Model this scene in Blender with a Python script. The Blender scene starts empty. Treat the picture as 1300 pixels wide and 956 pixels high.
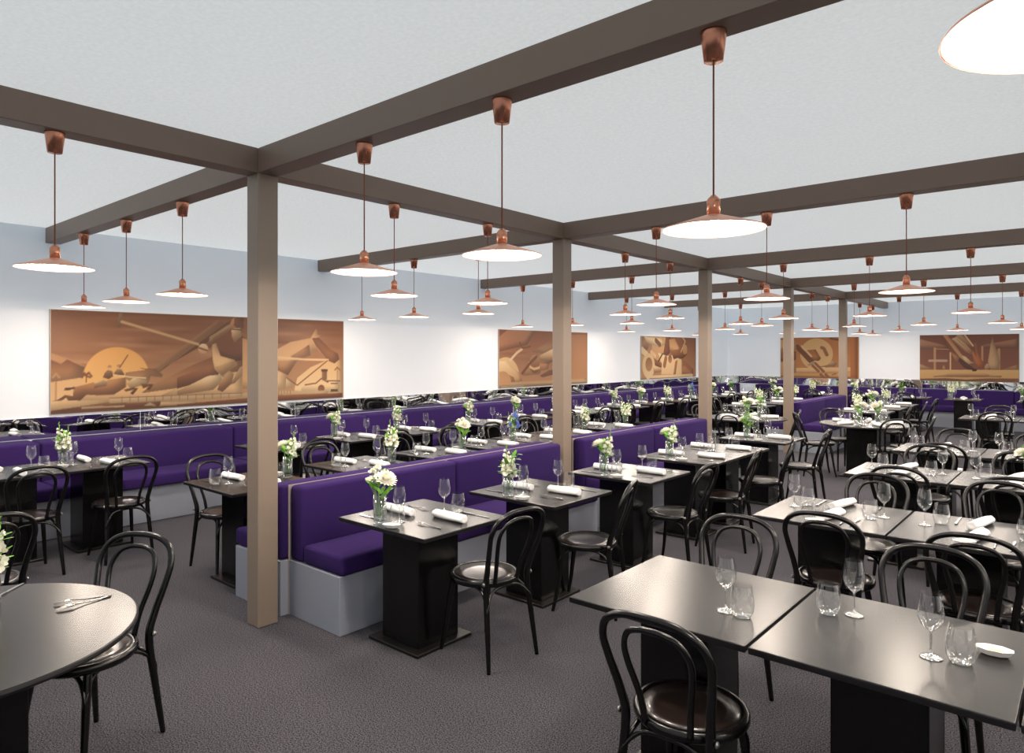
import bpy, bmesh, math, random
import numpy as np
from mathutils import Vector, Matrix
R = random.Random(7)
PI = math.pi
SC = bpy.context.scene
COL = SC.collection

# ---------------------------------------------------------------- camera, world, light, exposure
cam_d = bpy.data.cameras.new('camera')
cam = bpy.data.objects.new('camera', cam_d)
COL.objects.link(cam)
CAM_Z, CAM_A = 1.76, math.radians(40.5)
cam.location = (0, 0, CAM_Z)
cam.rotation_euler = (PI / 2, 0, CAM_A)
cam_d.sensor_width = 36.0
cam_d.lens = 24.0
cam_d.shift_y = -30.0 / 1300
cam_d.clip_start = 0.05
SC.camera = cam
SC.view_settings.view_transform = 'Standard'
SC.view_settings.look = 'None'
SC.view_settings.gamma = 1.0
SC.view_settings.use_curve_mapping = False
SC.view_settings.exposure = 0.0

# the hall is a marquee: daylight comes in through its translucent ceiling lining
SKY = 2.35
world = bpy.data.worlds.new('world')
SC.world = world
world.use_nodes = True
world.node_tree.nodes['Background'].inputs[0].default_value = (0.93, 0.97, 0.98, 1)
world.node_tree.nodes['Background'].inputs[1].default_value = SKY

LAMP_W = 12.3
GLOW_W = 11.0
LAMP_COL = (1.0, 0.86, 0.73)


# ---------------------------------------------------------------- materials
def lin(c):
    return tuple(((x / 255 + 0.055) / 1.055) ** 2.4 if x > 10 else x / 255 / 12.92 for x in c)


def mat(name, col, rough=0.5, metal=0.0, spec=0.5, coat=0.0, bump=None, var=None, emit=None, sheen=0.0):
    """col in 0-255 sRGB; bump=(scale, strength); var=(scale, amount) noise variation of the colour"""
    m = bpy.data.materials.new(name)
    m.use_nodes = True
    nt = m.node_tree
    b = nt.nodes['Principled BSDF']
    c = lin(col)
    b.inputs['Base Color'].default_value = (*c, 1)
    b.inputs['Roughness'].default_value = rough
    b.inputs['Metallic'].default_value = metal
    b.inputs['Specular IOR Level'].default_value = spec
    b.inputs['Coat Weight'].default_value = coat
    b.inputs['Coat Roughness'].default_value = 0.12
    b.inputs['Sheen Weight'].default_value = sheen
    if emit:
        b.inputs['Emission Color'].default_value = (*lin(emit[0]), 1)
        b.inputs['Emission Strength'].default_value = emit[1]
    if bump or var:
        tc = nt.nodes.new('ShaderNodeTexCoord')
    if var:
        n = nt.nodes.new('ShaderNodeTexNoise')
        n.inputs['Scale'].default_value = var[0]
        n.inputs['Detail'].default_value = 4
        nt.links.new(tc.outputs['Object'], n.inputs['Vector'])
        r = nt.nodes.new('ShaderNodeValToRGB')
        r.color_ramp.elements[0].position = 0.36
        r.color_ramp.elements[1].position = 0.64
        r.color_ramp.elements[0].color = (*[x * (1 - var[1]) for x in c], 1)
        r.color_ramp.elements[1].color = (*[min(1, x * (1 + var[1])) for x in c], 1)
        nt.links.new(n.outputs['Fac'], r.inputs['Fac'])
        nt.links.new(r.outputs['Color'], b.inputs['Base Color'])
    if bump:
        n = nt.nodes.new('ShaderNodeTexNoise')
        n.inputs['Scale'].default_value = bump[0]
        n.inputs['Detail'].default_value = 3
        nt.links.new(tc.outputs['Object'], n.inputs['Vector'])
        bp = nt.nodes.new('ShaderNodeBump')
        bp.inputs['Strength'].default_value = bump[1]
        bp.inputs['Distance'].default_value = 0.01
        nt.links.new(n.outputs['Fac'], bp.inputs['Height'])
        nt.links.new(bp.outputs['Normal'], b.inputs['Normal'])
    return m


def glass_mat(name, tint, base, edge):
    m = bpy.data.materials.new(name)
    m.use_nodes = True
    nt = m.node_tree
    nt.nodes.clear()
    out = nt.nodes.new('ShaderNodeOutputMaterial')
    mx = nt.nodes.new('ShaderNodeMixShader')
    tr = nt.nodes.new('ShaderNodeBsdfTransparent')
    gl = nt.nodes.new('ShaderNodeBsdfGlossy')
    lw = nt.nodes.new('ShaderNodeLayerWeight')
    mr = nt.nodes.new('ShaderNodeMapRange')
    tr.inputs[0].default_value = (*tint, 1)
    gl.inputs[0].default_value = (1, 1, 1, 1)
    gl.inputs['Roughness'].default_value = 0.03
    lw.inputs['Blend'].default_value = 0.5
    pw = nt.nodes.new('ShaderNodeMath')
    pw.operation = 'POWER'
    pw.inputs[1].default_value = 1.6
    mr.inputs['To Min'].default_value = base
    mr.inputs['To Max'].default_value = edge
    nt.links.new(lw.outputs['Facing'], pw.inputs[0])
    nt.links.new(pw.outputs[0], mr.inputs['Value'])
    nt.links.new(mr.outputs[0], mx.inputs[0])
    nt.links.new(tr.outputs[0], mx.inputs[1])
    nt.links.new(gl.outputs[0], mx.inputs[2])
    nt.links.new(mx.outputs[0], out.inputs[0])
    return m


M = {}
M['wall'] = mat('wall_lining', (232, 230, 230), 0.85, bump=(60, 0.05))
M['ceiling'] = mat('ceiling_lining', (222, 226, 224), 0.9, bump=(60, 0.6), var=(45, 0.05))


def make_translucent(m, col, fac):
    nt = m.node_tree
    b, out = nt.nodes['Principled BSDF'], nt.nodes['Material Output']
    t, x = nt.nodes.new('ShaderNodeBsdfTranslucent'), nt.nodes.new('ShaderNodeMixShader')
    t.inputs[0].default_value = (*col, 1)
    x.inputs[0].default_value = fac
    nt.links.new(b.outputs[0], x.inputs[1])
    nt.links.new(t.outputs[0], x.inputs[2])
    nt.links.new(x.outputs[0], out.inputs[0])


make_translucent(M['ceiling'], (0.8, 0.8, 0.8), 0.3)
make_translucent(M['wall'], (0.45, 0.68, 0.88), 0.075)  # blue tint put in for a cool daylight glow on the walls
M['beam'] = mat('taupe_paint', (122, 105, 92), 0.45, bump=(40, 0.04))
M['column'] = mat('lamplit_taupe_paint', (142, 126, 111), 0.45, bump=(40, 0.04))  # same taupe paint as the beams, lightened for the lamp light on columns
M['carpet'] = mat('carpet', (87, 85, 91), 0.95, spec=0.1, bump=(260, 1.0), var=(150, 0.85))
M['purple'] = mat('purple_wool', (51, 33, 85), 0.9, spec=0.05, sheen=0.02, bump=(300, 0.25))
M['plinth'] = mat('grey_plinth_paint', (146, 151, 163), 0.5, bump=(30, 0.03))
M['divider'] = mat('pale_divider_board', (165, 152, 145), 0.5)
M['tabletop'] = mat('dark_bronze_laminate', (24, 21, 20), 0.27, spec=0.34)
M['edge'] = mat('black_table_edge', (22, 20, 22), 0.3)
M['black'] = mat('black_lacquer', (9, 8, 8), 0.2, spec=0.4)
M['blackmetal'] = mat('dark_steel_plate', (30, 27, 25), 0.3, metal=0.4)
M['bentwood'] = mat('black_bentwood', (11, 9, 9), 0.24, spec=0.45)
M['seat'] = mat('dark_brown_plywood_seat', (30, 21, 18), 0.28, coat=0.3, var=(25, 0.25))
M['bolt'] = mat('steel_bolt', (150, 148, 145), 0.3, metal=1.0)
M['copper'] = mat('brushed_copper', (204, 140, 112), 0.26, metal=0.85)
M['shade'] = mat('copper_shade', (226, 172, 148), 0.4, metal=0.6)
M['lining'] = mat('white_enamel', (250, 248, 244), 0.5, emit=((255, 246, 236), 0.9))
M['cord'] = mat('copper_fabric_cord', (130, 72, 48), 0.7)
M['bulb'] = mat('lit_bulb', (255, 250, 240), 0.4, emit=((255, 236, 214), 14.0))
M['napkin'] = mat('white_linen', (246, 245, 244), 0.9, bump=(300, 0.2))
M['china'] = mat('white_china', (235, 234, 232), 0.25)
M['butter'] = mat('butter', (240, 222, 160), 0.5)
M['steel'] = mat('cutlery_steel', (170, 168, 166), 0.18, metal=1.0)
M['glass'] = glass_mat('clear_glass', (0.98, 0.985, 0.985), 0.06, 0.95)
M['thick_glass'] = glass_mat('thick_clear_glass', (0.95, 0.96, 0.96), 0.3, 0.95)
M['vase'] = glass_mat('vase_glass', (0.93, 0.95, 0.95), 0.08, 0.6)
M['water'] = glass_mat('water', (0.9, 0.94, 0.93), 0.03, 0.4)
M['petal'] = mat('cream_petal', (247, 245, 230), 0.7)
M['blue'] = mat('blue_petal', (120, 140, 215), 0.7)
M['leaf'] = mat('green_leaf', (112, 172, 52), 0.6, var=(40, 0.3))
M['stem'] = mat('green_stem', (120, 160, 62), 0.6)
M['euc'] = mat('eucalyptus_leaf', (120, 150, 128), 0.7)
M['frame'] = mat('silver_panel_edge', (170, 160, 148), 0.4, metal=0.3)


def mirror_mat():
    m = bpy.data.materials.new('wavy_mirror')
    m.use_nodes = True
    nt = m.node_tree
    b = nt.nodes['Principled BSDF']
    b.inputs['Base Color'].default_value = (0.86, 0.87, 0.88, 1)
    b.inputs['Metallic'].default_value = 1
    b.inputs['Roughness'].default_value = 0.02
    tc = nt.nodes.new('ShaderNodeTexCoord')
    n = nt.nodes.new('ShaderNodeTexNoise')
    n.inputs['Scale'].default_value = 1.6
    n.inputs['Detail'].default_value = 0
    nt.links.new(tc.outputs['Object'], n.inputs['Vector'])
    bp = nt.nodes.new('ShaderNodeBump')
    bp.inputs['Strength'].default_value = 1.0
    bp.inputs['Distance'].default_value = 0.02
    nt.links.new(n.outputs['Fac'], bp.inputs['Height'])
    nt.links.new(bp.outputs['Normal'], b.inputs['Normal'])
    return m


M['mirror'] = mirror_mat()


def paint_mat():
    m = bpy.data.materials.new('mural_paint')
    m.use_nodes = True
    nt = m.node_tree
    b = nt.nodes['Principled BSDF']
    b.inputs['Roughness'].default_value = 0.6
    a = nt.nodes.new('ShaderNodeVertexColor')
    a.layer_name = 'paint'
    nt.links.new(a.outputs['Color'], b.inputs['Base Color'])
    return m


M['mural'] = paint_mat()


# ---------------------------------------------------------------- mesh helpers
def finish(bm, name, m, parent=None, smooth=False):
    me = bpy.data.meshes.new(name)
    bm.to_mesh(me)
    bm.free()
    for mm in (m if isinstance(m, (list, tuple)) else [m]):
        me.materials.append(mm)
    if smooth:
        me.polygons.foreach_set('use_smooth', [True] * len(me.polygons))
    o = bpy.data.objects.new(name, me)
    COL.objects.link(o)
    if parent:
        o.parent = parent
    return o


def box(bm, x0, x1, y0, y1, z0, z1, bevel=0.0, seg=1):
    r = bmesh.ops.create_cube(bm, size=1.0)
    vs = r['verts']
    for v in vs:
        v.co = Vector((x0 + (v.co.x + .5) * (x1 - x0), y0 + (v.co.y + .5) * (y1 - y0), z0 + (v.co.z + .5) * (z1 - z0)))
    if bevel:
        es = list({e for v in vs for e in v.link_edges})
        bmesh.ops.bevel(bm, geom=es, offset=bevel, segments=seg, profile=0.5, affect='EDGES')


def boxobj(name, dims, m, parent=None, bevel=0.0, seg=1, smooth=False):
    bm = bmesh.new()
    box(bm, *dims, bevel=bevel, seg=seg)
    return finish(bm, name, m, parent, smooth)


def lathe(bm, prof, n=24, cx=0, cy=0, caps=(True, True)):
    rings = []
    for r, z in prof:
        if r < 1e-5:
            rings.append([bm.verts.new((cx, cy, z))])
        else:
            rings.append([bm.verts.new((cx + r * math.cos(2 * PI * i / n), cy + r * math.sin(2 * PI * i / n), z)) for i in range(n)])
    for a, b in zip(rings, rings[1:]):
        for i in range(n):
            j = (i + 1) % n
            if len(a) == 1 and len(b) == 1:
                continue
            if len(a) == 1:
                bm.faces.new((a[0], b[j], b[i]))
            elif len(b) == 1:
                bm.faces.new((a[i], a[j], b[0]))
            else:
                bm.faces.new((a[i], a[j], b[j], b[i]))
    if caps[0] and len(rings[0]) > 1:
        bm.faces.new(list(reversed(rings[0])))
    if caps[1] and len(rings[-1]) > 1:
        bm.faces.new(rings[-1])


def latheobj(name, prof, m, parent=None, n=24, caps=(True, True), smooth=True):
    bm = bmesh.new()
    lathe(bm, prof, n, caps=caps)
    return finish(bm, name, m, parent, smooth)


def spline(pts, k=6):
    """Catmull-Rom through (x, y, z, r) points"""
    P = [Vector(p) for p in pts]
    P = [P[0] * 2 - P[1]] + P + [P[-1] * 2 - P[-2]]
    out = []
    for i in range(1, len(P) - 2):
        for s in range(k):
            t = s / k
            out.append(0.5 * ((2 * P[i]) + (P[i + 1] - P[i - 1]) * t + (2 * P[i - 1] - 5 * P[i] + 4 * P[i + 1] - P[i + 2]) * t * t
                              + (3 * P[i] - 3 * P[i + 1] + P[i + 2] - P[i - 1]) * t ** 3))
    out.append(P[-2])
    return out


def tube(bm, pts, n=8, closed=False):
    """pts: list of 4-vectors (x, y, z, r)"""
    N = len(pts)
    C = [Vector(p[:3]) for p in pts]
    rings = []
    ref = None
    for i in range(N):
        if closed:
            t = (C[(i + 1) % N] - C[i - 1]).normalized()
        else:
            t = (C[min(i + 1, N - 1)] - C[max(i - 1, 0)]).normalized()
        if ref is None:
            ref = t.orthogonal().normalized()
        ref = (ref - t * ref.dot(t)).normalized()
        b = t.cross(ref)
        r = pts[i][3]
        rings.append([bm.verts.new(C[i] + r * (math.cos(2 * PI * k / n) * ref + math.sin(2 * PI * k / n) * b)) for k in range(n)])
    for i in range(N if closed else N - 1):
        a, c = rings[i], rings[(i + 1) % N]
        for k in range(n):
            bm.faces.new((a[k], a[(k + 1) % n], c[(k + 1) % n], c[k]))
    if not closed:
        bm.faces.new(list(reversed(rings[0])))
        bm.faces.new(rings[-1])


def tubeobj(name, paths, m, parent=None, n=8, closed=False):
    bm = bmesh.new()
    for p in paths:
        tube(bm, p, n, closed)
    return finish(bm, name, m, parent, True)


def empty(name, label=None, cat=None, loc=(0, 0, 0), rz=0.0, group=None):
    o = bpy.data.objects.new(name, None)
    o.empty_display_size = 0.1
    COL.objects.link(o)
    o.location = loc
    o.rotation_euler = (0, 0, rz)
    tag(o, label, cat, group)
    return o


def tag(o, label=None, cat=None, group=None, kind=None):
    if label:
        o['label'] = label
    if cat:
        o['category'] = cat
    if group:
        o['group'] = group
    if kind:
        o['kind'] = kind
    return o


def struct(o):
    o['kind'] = 'structure'
    return o


def clone(o, parent=None):
    c = o.copy()
    COL.objects.link(c)
    if parent:
        c.parent = parent
    for ch in list(o.children):
        clone(ch, c)
    return c


class Kind:
    """builds a thing once, then copies it with its parts"""

    def __init__(self, build):
        self.build, self.first, self.used = build, None, False

    def put(self, loc, rz, label, group=None):
        if self.first is None:
            self.first = self.build()
            o = self.first
        else:
            o = clone(self.first)
        o.location = loc
        o.rotation_euler = (0, 0, rz)
        o['label'] = label
        if group:
            o['group'] = group
        elif 'group' in o:
            del o['group']
        return o


def in_view(x, y, z, margin=150):
    r = x * math.cos(CAM_A) + y * math.sin(CAM_A)
    d = -x * math.sin(CAM_A) + y * math.cos(CAM_A)
    if d < 0.3:
        return False
    u, v = 650 + 866.67 * r / d, 448 + 866.67 * (CAM_Z - z) / d
    return -margin < u < 1300 + margin and -margin < v < 956 + margin


def dist(x, y):
    return -x * math.sin(CAM_A) + y * math.cos(CAM_A)


ORD = ['first', 'second', 'third', 'fourth', 'fifth', 'sixth', 'seventh', 'eighth', 'ninth', 'tenth', 'eleventh', 'twelfth',
       'thirteenth', 'fourteenth', 'fifteenth', 'sixteenth', 'seventeenth', 'eighteenth']

# ---------------------------------------------------------------- the room
XW, YB, XR, YF = -8.35, 19.7, 5.2, -3.6
ZC, ZB = 3.07, 2.91
BY = [2.33, 5.62, 8.98, 12.38, 15.82]
AX = -4.13
HW = 0.07
struct(boxobj('floor', (XW - .1, XR + .1, YF, YB + .1, -0.1, 0.0), M['carpet']))


def sheet(name, pts, m='wall'):
    """stretched fabric lining of the marquee"""
    bm = bmesh.new()
    bm.faces.new([bm.verts.new(p) for p in pts])
    return struct(finish(bm, name, M[m]))


sheet('ceiling', ((XW, YF, ZC), (XW, YB, ZC), (XR, YB, ZC), (XR, YF, ZC)), 'ceiling')
sheet('wall_left', ((XW, YF, 0), (XW, YB, 0), (XW, YB, ZC), (XW, YF, ZC)))
sheet('wall_back', ((XW, YB, 0), (XR, YB, 0), (XR, YB, ZC), (XW, YB, ZC)))
sheet('wall_right', ((XR, YB, 0), (XR, YF, 0), (XR, YF, ZC), (XR, YB, ZC)))
sheet('wall_front', ((XR, YF, 0), (XW, YF, 0), (XW, YF, ZC), (XR, YF, ZC)))
for y in BY:
    struct(boxobj('ceiling_beam', (XW, XR, y - HW, y + HW, ZB, ZC - .002), M['beam'], bevel=.003))
ys = [YF] + BY + [YB]
for x in (AX, 0.02):
    for i in range(len(ys) - 1):
        a, b = ys[i] + (HW if i else 0), ys[i + 1] - (HW if i < len(ys) - 2 else 0)
        struct(boxobj('ceiling_beam', (x - HW, x + HW, a, b, ZB, ZC - .002), M['beam'], bevel=.003))
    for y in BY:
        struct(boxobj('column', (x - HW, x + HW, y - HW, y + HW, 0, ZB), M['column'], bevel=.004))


# ---------------------------------------------------------------- wall mirrors
def mirror(x0, x1, y0, y1, lab):
    return tag(boxobj('mirror_panel', (x0, x1, y0, y1, .872, 1.085), M['mirror']), lab, 'mirror', 'mirror strip above the benches')


ms = [1.2, 3.19] + [3.19 + 1.995 * k for k in range(1, 9)]
for i in range(len(ms) - 1):
    mirror(XW, XW + .012, ms[i] + .003, ms[i + 1] - .003, f'{ORD[i]} low mirror panel from the left, on the left wall')
mirror(XW, XW + .012, ms[-1] + .003, YB - .02, 'last low mirror panel on the left wall, by the corner')
for i in range(4):
    mirror(XW + .02 + 2 * i, XW + .014 + 2 * (i + 1), YB - .012, YB, f'{ORD[i]} low mirror panel from the corner, on the back wall')


# ---------------------------------------------------------------- murals
MURAL_1=[('p',[(-.002,.647),(.356,.513),(.38,.324),(-.002,.233)],(198,150,105),(170,118,80)),('p',[(-.007,.576),(.094,.529),(.151,.575),(.314,.487),(.273,.354),(-.002,.336)],(128,80,50),(198,150,105)),('p',[(-.007,.337),(.38,.391),(.995,.161),(1.531,.136),(1.531,-.105),(-.007,.0)],(222,180,128),(240,205,155)),('e',[(.64,.371),(.978,.361)],(238,178,100),(250,208,140),'sun'),('p',[(.238,.209),(.995,.218),(1.531,.286),(1.531,.045),(.238,.116)],(222,180,128),(240,205,155)),('p',[(.971,.249),(1.502,.508),(1.803,.625),(2.122,.563),(2.122,.407),(1.272,.223),(.892,.182)],(128,80,50),(198,150,105)),('p',[(.984,.43),(1.803,1.064),(1.872,1.021),(1.025,.373)],(186,136,96),(198,150,105)),('p',[(1.025,.368),(1.897,1.028),(2.106,1.107),(2.106,1.029),(1.16,.484)],(128,80,50),(160,108,72)),('p',[(1.106,.144),(1.681,.386),(2.106,.407),(2.106,.096)],(222,180,128),(240,205,155)),('p',[(1.297,.347),(1.683,.484),(1.835,.482),(1.784,.333),(1.297,.22)],(160,108,72),(128,80,50)),('p',[(.214,.276),(.404,.323),(.441,.268),(.552,.346),(.729,.368),(.729,.257),(.602,.179),(.453,.179),(.332,.191),(.261,.115),(.168,.127),(.139,.168),(.043,.098),(.004,.101),(.004,.136),(.065,.152),(.133,.198),(.203,.182)],(196,146,100),(128,80,50)),('p',[(.12,.251),(.131,.273),(.22,.279),(.226,.263),(.156,.244)],(128,80,50),(128,80,50)),('p',[(.716,.369),(.729,.424),(.94,.448),(.874,.47),(1.049,.46),(1.132,.386),(1.119,.358),(.995,.375),(.967,.276),(.781,.311)],(150,104,70),(222,180,128)),('p',[(.729,.299),(.808,.359),(.954,.327),(.927,.278),(.781,.241)],(246,222,178),(222,180,128)),('p',[(.704,.23),(.808,.254),(.86,.238),(.801,.167),(.775,.185),(.814,.225),(.729,.208)],(160,108,72),(128,80,50)),('p',[(.887,.293),(1.029,.281),(.981,.211),(.954,.227),(.981,.264),(.914,.235)],(160,108,72),(128,80,50)),('p',[(.404,.256),(.416,.309),(.502,.347),(.537,.319),(.527,.278),(.453,.267)],(246,222,178),(160,108,72)),('p',[(.496,.375),(.514,.429),(.545,.455),(.589,.441),(.602,.386),(.552,.353)],(198,150,105),(128,80,50)),('e',[(.562,.485),(.584,.485)],(160,108,72),(240,205,155)),('e',[(.656,.492),(.678,.492)],(160,108,72),(240,205,155)),('p',[(.602,.413),(.64,.468),(.684,.46),(.716,.396),(.652,.384)],(222,180,128),(128,80,50)),('l',[(.665,.481),(.749,.619)],.012,(128,80,50)),('l',[(.602,.399),(.808,.366),(.94,.355)],.014,(246,222,178)),('l',[(.33,.326),(.332,.399)],.012,(128,80,50)),('l',[(.291,.38),(.311,.427),(.332,.406),(.356,.43),(.382,.389)],.02,(128,80,50)),('l',[(.296,.413),(.368,.378)],.02,(128,80,50)),('l',[(.048,.4),(.043,-.003)],.008,(160,108,72)),('l',[(.02,.388),(.048,.426),(.077,.386)],.02,(198,150,105)),('p',[(.662,1.095),(.699,1.086),(.674,.927),(.632,.931)],(205,172,130),(170,130,92)),('l',[(.687,.995),(1.546,.75)],.03,(214,176,130)),('p',[(1.641,.731),(1.683,.813),(1.939,.994),(1.974,1.071),(2.009,1.093),(2.117,1.114),(2.117,.914),(1.992,.911),(1.784,.782),(1.683,.698)],(198,150,105),(160,108,72)),('p',[(1.683,.838),(1.93,1.002),(1.957,.978),(1.75,.848),(1.691,.781)],(240,205,155),(222,180,128)),('p',[(1.767,.798),(1.957,.936),(2.126,.854),(2.207,.77),(2.207,.563),(2.009,.539),(1.801,.599)],(128,80,50),(110,66,42)),('e',[(1.608,.695),(1.67,.695)],(246,222,178),(198,150,105)),('l',[(1.559,.706),(1.658,.673)],.02,(128,80,50)),('p',[(1.965,.953),(2.09,.965),(2.099,.854),(2.054,.819),(2.009,.776),(1.971,.852)],(240,205,155),(198,150,105)),('p',[(2.001,.996),(2.009,1.09),(2.126,1.12),(2.135,.957),(2.027,.968)],(128,80,50),(160,108,72)),('l',[(1.965,.944),(2.099,.939)],.012,(70,40,28)),('p',[(1.72,.748),(1.767,.765),(1.827,.607),(2.009,.556),(2.045,.492),(1.939,.43),(1.861,.331),(1.75,.45),(1.725,.566)],(222,180,128),(240,205,155)),('p',[(1.75,.467),(1.861,.331),(1.844,.356),(2.027,.488),(2.009,.547)],(222,180,128),(198,150,105)),('p',[(1.297,.188),(1.666,.361),(1.818,.374),(1.861,.297),(1.733,.186),(1.297,.14)],(246,222,178),(198,150,105)),('p',[(1.784,.184),(1.818,.282),(1.939,.421),(2.001,.378),(1.974,.26),(1.852,.156)],(222,180,128),(160,108,72)),('p',[(1.957,.244),(2.081,.461),(2.117,.478),(2.117,.358),(2.009,.259)],(240,205,155),(198,150,105)),('p',[(2.117,.837),(2.595,.685),(2.595,.168),(2.117,.187)],(198,150,105),(222,180,128)),('p',[(2.865,.157),(2.906,.302),(3.115,.445),(3.42,.554),(3.643,.533),(3.643,.01),(2.865,.048)],(222,180,128),(246,222,178)),('p',[(2.585,.685),(2.804,.794),(3.115,.85),(3.201,.986),(3.227,.949),(3.218,.902),(3.288,.894),(3.248,.86),(3.443,.697),(3.567,.634),(3.59,.553),(3.51,.492),(3.398,.535),(3.201,.724),(3.115,.612),(2.916,.539),(2.764,.342),(2.727,.235),(2.727,.154),(2.585,.159)],(198,150,105),(240,205,155)),('p',[(2.804,.595),(3.094,.761),(3.115,.612),(2.916,.536)],(160,108,72),(198,150,105)),('p',[(3.136,.85),(3.248,.86),(3.443,.697),(3.567,.634),(3.59,.553),(3.51,.492),(3.398,.535),(3.201,.743)],(128,80,50),(160,108,72)),('p',[(2.595,.542),(2.906,.539),(2.764,.342),(2.595,.417)],(198,150,105),(160,108,72)),('l',[(2.585,.587),(3.031,.553),(3.398,.545)],.028,(240,205,155)),('l',[(3.387,.532),(2.906,.201),(2.743,.306)],.016,(128,80,50)),('p',[(2.733,.162),(2.733,.307),(2.834,.231),(2.834,.158)],(246,222,178),(240,205,155)),('p',[(2.968,.153),(3.031,.224),(3.201,.237),(3.288,.287),(3.398,.231),(3.398,.254),(3.597,.244),(3.597,.066),(2.968,.094)],(240,205,155),(246,222,178)),('l',[(3.031,.202),(3.201,.219),(3.288,.282),(3.398,.227)],.018,(128,80,50)),('l',[(3.387,.247),(3.601,.24)],.016,(128,80,50)),('p',[(3.299,.404),(3.38,.402),(3.38,.26),(3.299,.263)],(160,108,72),(198,150,105)),('p',[(3.283,.414),(3.398,.412),(3.389,.38),(3.292,.382)],(128,80,50),(128,80,50)),('e',[(3.288,.14),(3.342,.138)],(128,80,50),(160,108,72)),('p',[(3.443,.125),(3.567,.12),(3.567,.087),(3.443,.092)],(128,80,50),(128,80,50)),('p',[(3.443,.214),(3.567,.21),(3.567,.195),(3.443,.199)],(160,108,72),(160,108,72)),('l',[(3.556,.245),(3.556,.418)],.008,(160,108,72)),('l',[(3.517,.4),(3.556,.438),(3.601,.398)],.02,(160,108,72)),('p',[(-.007,.143),(.552,.12),(.552,.085),(.238,.05),(-.007,.026)],(240,205,155),(240,205,155)),('p',[(.238,.063),(.552,.099),(1.112,.083),(1.091,.012),(.716,.02),(-.002,.019),(-.002,.036)],(160,108,72),(128,80,50)),('p',[(.285,.058),(.716,.057),(.716,.037),(.285,.039)],(246,222,178),(246,222,178)),('p',[(.92,.036),(.988,.072),(1.056,.031)],(246,222,178),(246,222,178)),('p',[(-.007,.026),(1.531,.015),(1.531,-.196),(-.007,-.077)],(150,92,58),(130,76,48)),('p',[(.558,.143),(2.122,.133),(2.122,.071),(.558,.084)],(246,222,178),(240,205,155)),('p',[(2.117,.132),(2.585,.133),(3.398,.107),(3.398,.041),(2.585,.076),(2.117,.064)],(240,205,155),(246,222,178)),('l',[(.563,.143),(2.122,.13)],.01,(160,108,72)),('p',[(2.585,.079),(3.643,.064),(3.643,-.029),(2.585,-.045),(1.297,-.019),(1.297,.029)],(160,100,62),(136,80,50)),('p',[(.007,.026),(2.122,.018),(2.122,-.122),(.007,-.032)],(158,98,62),(132,78,48)),('l',[(.687,.148),(.687,.093)],.009,(160,108,72)),('l',[(.773,.147),(.773,.092)],.009,(160,108,72)),('l',[(.861,.146),(.861,.09)],.009,(160,108,72)),('l',[(.95,.145),(.95,.089)],.009,(160,108,72)),('l',[(1.041,.144),(1.041,.087)],.009,(160,108,72)),('l',[(1.133,.143),(1.133,.086)],.009,(160,108,72)),('l',[(1.227,.142),(1.227,.084)],.009,(160,108,72)),('l',[(1.323,.141),(1.323,.083)],.009,(160,108,72)),('l',[(1.42,.14),(1.42,.081)],.009,(160,108,72)),('l',[(1.519,.139),(1.519,.08)],.009,(160,108,72)),('l',[(1.62,.137),(1.62,.078)],.009,(160,108,72)),('l',[(1.723,.136),(1.723,.076)],.009,(160,108,72)),('l',[(1.828,.135),(1.828,.075)],.009,(160,108,72)),('l',[(1.935,.134),(1.935,.073)],.009,(160,108,72)),('l',[(2.624,.131),(2.624,.095)],.008,(160,108,72)),('l',[(2.668,.129),(2.668,.093)],.008,(160,108,72)),('l',[(2.711,.127),(2.711,.091)],.008,(160,108,72)),('l',[(2.755,.125),(2.755,.089)],.008,(160,108,72)),('l',[(2.8,.124),(2.8,.087)],.008,(160,108,72))]
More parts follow.
